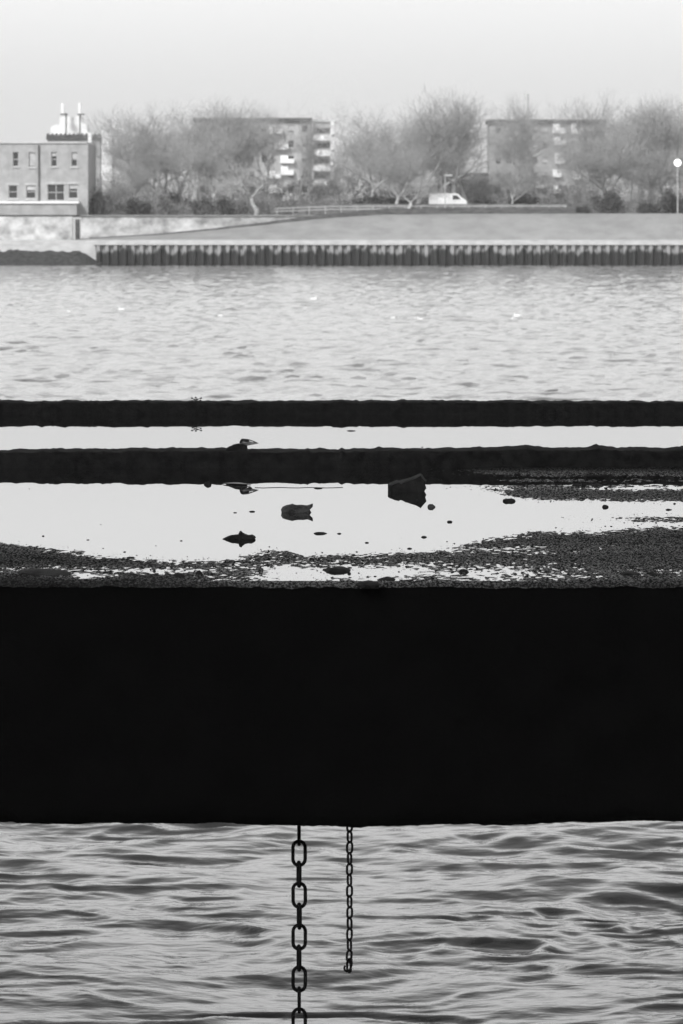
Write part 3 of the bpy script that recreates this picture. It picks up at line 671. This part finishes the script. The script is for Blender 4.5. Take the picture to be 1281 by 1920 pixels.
MB().tube([at(988, 224, 728), at(988, 176, 728)], .4, 8).build('flue', M_CAP, B)
# low outbuilding behind the van
lb = empty('low_shed', at(866, 401, 470), 'low dark-roofed shed behind the white van', 'shed')
wbox('wall', 822, 912, 342, 402, 470, 6, M_BRICKD, lb, off=-6); wbox('roof', 818, 916, 324, 341.8, 470, 7, M_ROOF, lb, off=-6.5)

# ------------------------------------------------------------------ van, lamps
YV = 392.0
def VP(x, y, dy=0): return at(x, y, YV) + Vector((0, dy, 0))
van = empty('parked_van', at(840, 401, YV), 'white van parked side-on on the promenade behind the railing', 'van')
ol = [(805, 398), (805, 366), (808, 362.5), (858, 362.5), (866, 370), (875, 376), (876, 398)]; n0 = len(ol)
mb = MB(); mb.v = [tuple(VP(*p)) for p in ol] + [tuple(VP(*p, 1.8)) for p in ol]
mb.f = [tuple(range(n0)), tuple(reversed(range(n0, 2 * n0)))] + [(i, i + n0, (i + 1) % n0 + n0, (i + 1) % n0) for i in range(n0)]
mb.build('body', M_WHITE, van)
mb = MB(); ol = [(849, 366), (857, 366), (864, 373), (849, 374)]; mb.v = [tuple(VP(*p, -.01)) for p in ol] + [tuple(VP(*p, -.04)) for p in ol]; mb.f = [(3, 2, 1, 0), (4, 5, 6, 7), (0, 1, 5, 4), (1, 2, 6, 5), (2, 3, 7, 6), (3, 0, 4, 7)]
mb.build('side_window', M_GLASS, van)
for px in (817, 864):
    for dy in (-.05, 1.65):
        c = VP(px, 396.5, dy); MB().tube([c, c + Vector((0, .2, 0))], .33, 16).build('wheel', M_TYRE, van)
def lamp(px, ytop, Y, label, globe=False, r=.045):
    e = empty('street_lamp', at(px, 401, Y), label, 'street lamp', 'street lamps on the far bank')
    MB().tube([at(px, 402, Y), at(px, ytop, Y)], [r * 1.4, r], 8).build('post', M_STEEL, e)
    if globe:
        c = at(px, ytop - 4, Y); b = bmesh.new(); bmesh.ops.create_uvsphere(b, u_segments=16, v_segments=10, radius=.34); bmesh.ops.translate(b, verts=b.verts, vec=c)
        me = bpy.data.meshes.new('lamp_globe'); b.to_mesh(me); b.free(); link('lamp_globe', me, M_LAMP, e, True)
    else:
        a_ = at(px, ytop, Y); MB().box(a_.x - .1, a_.x + .7, Y - .12, Y + .12, a_.z + .003, a_.z + .16).build('lamp_head', M_STEEL, e)
M_LAMP = bpy.data.materials.new('lit_lamp_globe'); M_LAMP.use_nodes = True; _b = M_LAMP.node_tree.nodes['Principled BSDF']; _b.inputs['Emission Color'].default_value = (1, 1, 1, 1); _b.inputs['Emission Strength'].default_value = 3.0
lamp(835, 330, 382, 'slim lamp post rising in front of the white van'); lamp(1271, 309, 382.5, 'globe lamp shining bright at the right edge', True)

# ------------------------------------------------------------------ trees
def tree_data(seed, height=11.0, spread=.55, trunk_r=.22, tw=9000, lean=0, fork=.22, droop=0, gens=6, upright=.35):
    rg = random.Random(seed); segs = [[], []]
    def grow(p, d, L, r, g):
        n = 3 if g < gens - 1 else 2; q = p; dd = d
        for i in range(n):
            dd = (dd + Vector((rg.gauss(0, .13), rg.gauss(0, .13), rg.gauss(0, .10) + (.06 if g < 3 else .02) - droop * .1))).normalized()
            nq = q + dd * L / n; r2 = r * (1 - .32 * (i + 1) / n)
            segs[0 if g <= 1 else 1].append((q, nq, r * (1 - .32 * i / n), r2)); q = nq
            if g >= 1 and i < n - 1 and g < gens:
                for _ in range(1 if g < 4 else 2):
                    side = dd.cross(Vector((rg.gauss(0, 1), rg.gauss(0, 1), rg.gauss(0, 1)))).normalized()
                    nd = (dd * rg.uniform(.4, .8) + side * rg.uniform(.6, 1) + Vector((0, 0, upright * .5))).normalized()
                    grow(q, nd, L * rg.uniform(.5, .75), r2 * .62, g + 1)
        if g < gens:
            k = rg.choice((2, 3, 3)) if g == 0 else rg.choice((2, 3)) if g < 4 else 2
            ph = rg.uniform(0, 6.28)
            for j in range(k):
                an = ph + 6.283 * j / k + rg.uniform(-.4, .4); o_ = dd.orthogonal().normalized(); side = o_ * math.cos(an) + dd.cross(o_) * math.sin(an)
                nd = (dd + side * spread * rg.uniform(.6, 1.35) + Vector((0, 0, upright * .3))).normalized()
                grow(q, nd, L * rg.uniform(.68, .88), r2 * .72, g + 1)
    grow(Vector((0, 0, -.2)), Vector((lean, 0, 1)).normalized(), height * fork, trunk_r, 0)
    mz = max(max(s[1].z for s in segs[1]), 1); k = height / mz
    def tube(lst, sides):
        n = len(lst); A = np.array([tuple(s[0]) for s in lst]) * k; B = np.array([tuple(s[1]) for s in lst]) * k
        ra_ = np.maximum(np.array([s[2] for s in lst]), .0075); rb_ = np.maximum(np.array([s[3] for s in lst]), .0055)
        D = B - A; D /= np.linalg.norm(D, axis=1, keepdims=True) + 1e-9
        ref = np.where(np.abs(D[:, 2:3]) < .9, np.array([[0, 0, 1.]]), np.array([[1., 0, 0]])); U = np.cross(D, ref); U /= np.linalg.norm(U, axis=1, keepdims=True); Vv = np.cross(D, U)
        ang = np.arange(sides) * 2 * math.pi / sides; c_, s__ = np.cos(ang), np.sin(ang)
        ring = U[:, None] * c_[None, :, None] + Vv[:, None] * s__[None, :, None]
        P = np.concatenate([A[:, None] + ring * ra_[:, None, None], B[:, None] + ring * rb_[:, None, None]], 1)
        base = (np.arange(n) * 2 * sides)[:, None]; j = np.arange(sides)[None]; jn = (j + 1) % sides
        Q = np.stack([base + j, base + jn, base + sides + jn, base + sides + j], -1).reshape(-1, 4)
        me = bpy.data.meshes.new('t'); me.vertices.add(P.size // 3); me.vertices.foreach_set('co', P.astype(np.float32).ravel())
        me.loops.add(Q.size); me.loops.foreach_set('vertex_index', Q.astype(np.int32).ravel()); me.polygons.add(len(Q)); me.polygons.foreach_set('loop_start', np.arange(0, Q.size, 4, dtype=np.int32))
        me.update(calc_edges=True); return me
    return tube(segs[0], 7), tube(segs[1], 3), len(segs[1])
TD = {}
def tree_kind(name, mtr, mcr, **kw):
    a_, b_, n = tree_data(**kw); a_.name = name + '_trunk'; b_.name = name + '_crown'; a_.materials.append(mtr); b_.materials.append(mcr); TD[name] = (a_, b_); print('TREE', name, n)
tree_kind('broad', M_BARK, M_BARK, seed=11, spread=.62, upright=.7, fork=.15)
tree_kind('tall', M_BARK, M_BARK, seed=23, spread=.5, upright=.8, fork=.16)
tree_kind('dense', M_BARK, M_BARK, seed=37, spread=.7, fork=.10, upright=.5)
tree_kind('open', M_BARK, M_BARK, seed=52, spread=.55, upright=.8, fork=.15)
tree_kind('pale', M_PALEBARK, M_PALEBARK, seed=64, spread=.75, fork=.2, trunk_r=.3, gens=5, upright=.15)
def tree(kind, px, ytop, Y, rot, label, wide=1.0, basey=None):
    b0 = Vector((xa(px, Y), Y, BG)); H_ = EYE + (398 - ytop) / F * Y - BG
    e = empty('bare_tree', b0, label, 'tree', 'bare winter trees along the far bank'); k = H_ / 11.0 * 1.06
    for nm, me in zip(('trunk', 'crown'), TD[kind]):
        c = bpy.data.objects.new(nm, me); COL.objects.link(c); c.parent = e
    e.scale = (k * wide * 1.35, k * wide * 1.35, k); e.rotation_euler = (0, 0, R(rot)); return e
TR = [
 ('broad', 300, 240, 399, 310, 'bare tree with a low rounded crown at the left flank of the big clump', .9),
 ('tall', 330, 200, 410, 260, 'dense-topped bare tree between the leftmost crown and the middle of the left clump', 1.2),
 ('broad', 470, 188, 408, 35, 'bare tree with a wide fan of twigs over the roof edge of the pale flats', .85),
 ('broad', 720, 195, 407, 325, 'bare tree filling the centre of the middle clump', 1.15),
 ('broad', 1215, 185, 404, 95, 'bare tree filling the centre of the right clump', 1.2),
 ('broad', 300, 205, 402, 20, 'broad bare tree, leftmost of the big crowns left of the flats', .95),
 ('dense', 252, 290, 396, 80, 'low spreading bare tree between the brick building and the big crowns', .75),
 ('tall', 365, 192, 400, 130, 'tall bare tree in the middle of the left clump', .95),
 ('open', 430, 186, 405, 200, 'tallest bare tree of the left clump, in front of the flats', .95),
 ('dense', 400, 230, 392, 250, 'dense bare tree at the front of the left clump', 1.0),
 ('open', 500, 195, 412, 300, 'bare tree with thin top twigs over the roof of the left flats', .55),
 ('tall', 556, 212, 415, 10, 'slender bare tree in front of the right end of the left flats', .45),
 ('pale', 482, 292, 386, 95, 'pale-barked tree with a forked trunk by the end of the mottled wall', 1.2),
 ('broad', 690, 215, 404, 150, 'rounded bare tree at the left of the middle clump', .95),
 ('dense', 740, 262, 394, 220, 'lower dense tree at the front of the middle clump', 1.1),
 ('tall', 775, 176, 408, 60, 'tallest slim tree of the middle clump', .9),
 ('open', 850, 168, 410, 320, 'feathery bare tree at the right of the middle clump', .95),
 ('broad', 640, 300, 420, 45, 'small bare tree between the left flats and the middle clump', 1.0),
 ('pale', 760, 325, 388, 260, 'low pale-limbed tree under the middle clump', 1.6),
 ('broad', 975, 185, 405, 75, 'bare tree in front of the left part of the darker flats', .85),
 ('tall', 1012, 182, 410, 170, 'bare tree just left of the white balconies of the darker flats', .6),
 ('dense', 955, 290, 394, 140, 'low dense tree before the darker flats', .9),
 ('tall', 1135, 178, 404, 280, 'tall bare tree covering the right end of the darker flats', .8),
 ('broad', 1175, 190, 398, 230, 'broad bare tree right of the darker flats', 1.0),
 ('dense', 1150, 235, 392, 10, 'dense front tree right of the darker flats', 1.1),
 ('open', 1240, 182, 402, 120, 'bare tree near the right edge of the frame', 1.0),
 ('tall', 1295, 195, 398, 190, 'bare tree cut off by the right edge', 1.0),
 ('dense', 1255, 270, 391, 330, 'low dense tree under the crowns at the right edge', 1.1),
 ('tall', 1385, 190, 404, 20, 'bare tree beyond the right edge', 1.0),
]
TR += [
 ('dense', 225, 335, 440, 33, 'low bare tree behind the conical evergreen, right of the brick building', 1.2),
 ('open', 280, 250, 445, 66, 'bare tree at the left flank of the left clump, set back', .8),
 ('broad', 335, 215, 450, 99, 'set-back bare tree behind the left clump, left of the flats', 1.1),
 ('dense', 600, 335, 450, 72, 'low set-back tree in front of the wing of the pale flats', 1.2),
 ('open', 668, 262, 450, 102, 'set-back bare tree at the left flank of the middle clump', 1.1),
 ('dense', 720, 225, 455, 132, 'set-back dense tree inside the middle clump', 1.1),
 ('broad', 815, 205, 450, 162, 'set-back bare tree behind the tallest of the middle clump', 1.1),
 ('tall', 885, 225, 455, 192, 'set-back slim tree between the middle clump and the darker flats', 1.1),
 ('dense', 900, 322, 460, 212, 'low set-back tree right of the dark-roofed shed', 1.1),
 ('dense', 1130, 205, 450, 252, 'set-back dense tree at the right end of the darker flats', 1.1),
 ('broad', 1205, 200, 455, 282, 'set-back bare tree in the right clump', 1.2),
 ('open', 1275, 190, 450, 312, 'set-back bare tree behind the globe lamp', 1.2),
]
for t_ in TR: tree(t_[0], t_[1], t_[2], t_[3], t_[4], t_[5], t_[6])
a_, b_ = at(560, 402, 388.6), at(1064, 382.5, 388.6)
o = MB().box(a_.x, b_.x, 388.6, 389, a_.z, b_.z).build('promenade_wall', mat('weathered_grey_wall', .18, .9, .1, n1=(1.5, .13, .24, 7, O3))); tag(o, 'low grey wall behind the pale railing, hiding the wheels of the white van', 'wall')
# small-leaved dark shrubs
def shrub_mesh(seed, n=5200):
    rg = np.random.default_rng(seed); cl = rg.normal(0, .42, (16, 3)); cl[:, 2] = np.abs(cl[:, 2]) * .9 + .25; v = []; f = []
    C = cl[rg.integers(0, 16, n)] + rg.normal(0, .2, (n, 3)); C[:, 2] = np.abs(C[:, 2])
    for c in C:
        d = rg.normal(0, 1, (3, 3)) * .045; i = len(v); v += [tuple(c + d[0]), tuple(c + d[1]), tuple(c + d[2])]; f.append((i, i + 1, i + 2))
    me = mesh('foliage', v, f); me.materials.append(M_EVER)
    sm = MB()
    for k in range(6): sm.tube([(0, 0, -.1), (cl[k][0] * .4, cl[k][1] * .4, .35), tuple(cl[k])], [.05, .03, .01], 5)
    st = mesh('stem', sm.v, sm.f); st.materials.append(M_BARK); return me, st
SH = [shrub_mesh(1), shrub_mesh(2)]
SHL = [(188, 330, 386, 1.1, 'darkest conical evergreen shrub against the brick building corner', 45), (262, 368, 388, 1.0, 'dark evergreen bush behind the mottled wall, right of the conical shrub', 70),
 (420, 352, 389, 1, 'dark bush left of the pale forked tree', 60), (375, 366, 390, 1, 'dark bush behind the wall in the left clump', 60), (690, 345, 398, 1, 'dark bush at the left foot of the middle clump', 75), (738, 355, 400, 1, 'dark bush at the right foot of the middle clump', 70),
 (905, 350, 400, 1, 'dark bush beside the shed', 60), (975, 352, 400, 1, 'bush below the darker flats', 60), (1085, 376, 386, 1, 'low dark bush on top of the river wall, left of the big one', 50), (1145, 352, 387, 1, 'big dark bush on the river wall right of the flats', 62),
 (1215, 366, 388, 1, 'dark bush between two bigger ones at the right', 50), (1258, 350, 387, 1, 'dark bush on the river wall at the right edge', 60), (590, 372, 400, 1, 'low bush below the wing of the left flats', 70), (318, 356, 392, 1, 'bush under the left crowns', 60)]
for i, (px, yt, Y, _, lab, wpx) in enumerate(SHL):
    H_ = EYE + (398 - yt) / F * Y - BG; e = empty('evergreen_shrub', (xa(px, Y), Y, BG), lab, 'shrub', 'dark shrubs along the far bank')
    for nm, me in zip(('foliage', 'stem'), SH[i % 2]):
        c = bpy.data.objects.new(nm, me); COL.objects.link(c); c.parent = e
    e.scale = (wpx / F * Y / 2.2, wpx / F * Y / 2.2, H_ / 1.5); e.rotation_euler = (0, 0, i * 1.3)

# tangled undergrowth behind the walls (uncountable)
rg = np.random.default_rng(8); v = []; f = []
def brush(px0, px1, Y, yt, n):
    for _ in range(n):
        px = rg.uniform(px0, px1); yy = Y + rg.uniform(-3, 3); zt = EYE + (398 - (yt + 16 * float(vnoise(np.array([px * .045]), np.array([Y])) [0]))) / F * Y
        x = xa(px, Y); z0 = BG + (zt - BG) * rg.uniform(0, 1) ** 1.2; d = rg.normal(0, .35, 3); w = rg.normal(0, .025, 3); i = len(v)
        v.extend([(x, yy, z0), (x + w[0], yy + w[1], z0 + w[2]), (x + d[0], yy + d[1], z0 + abs(d[2]) * 1.4)]); f.append((i, i + 1, i + 2))
brush(168, 640, 390, 372, 9000); brush(1064, 1330, 391, 368, 6000); brush(168, 700, 418, 340, 30000); brush(690, 830, 418, 345, 9000); brush(880, 1330, 418, 335, 26000); brush(700, 900, 470, 330, 9000)
o = link('undergrowth', mesh('undergrowth', v, f), mat('scrub_twigs', .15, .9, .1, n1=(1, .13, .32, 4, O3))); tag(o, 'tangle of grey scrub at the feet of the trees on the far bank', 'undergrowth', kind='stuff')

# ------------------------------------------------------------------ haze
hz = MB().box(-1600, 1600, -60, 1560, -3, 60).build('haze', None); tag(hz, 'thin pale haze over the river', kind='stuff')
hm = bpy.data.materials.new('haze'); hm.use_nodes = True; t = hm.node_tree; t.nodes.clear(); pv_ = t.nodes.new('ShaderNodeVolumePrincipled'); oo = t.nodes.new('ShaderNodeOutputMaterial')
pv_.inputs['Color'].default_value = (.95, .95, .95, 1); pv_.inputs['Density'].default_value = .00022; pv_.inputs['Anisotropy'].default_value = .2
t.links.new(pv_.outputs[0], oo.inputs['Volume']); hz.data.materials.append(hm)
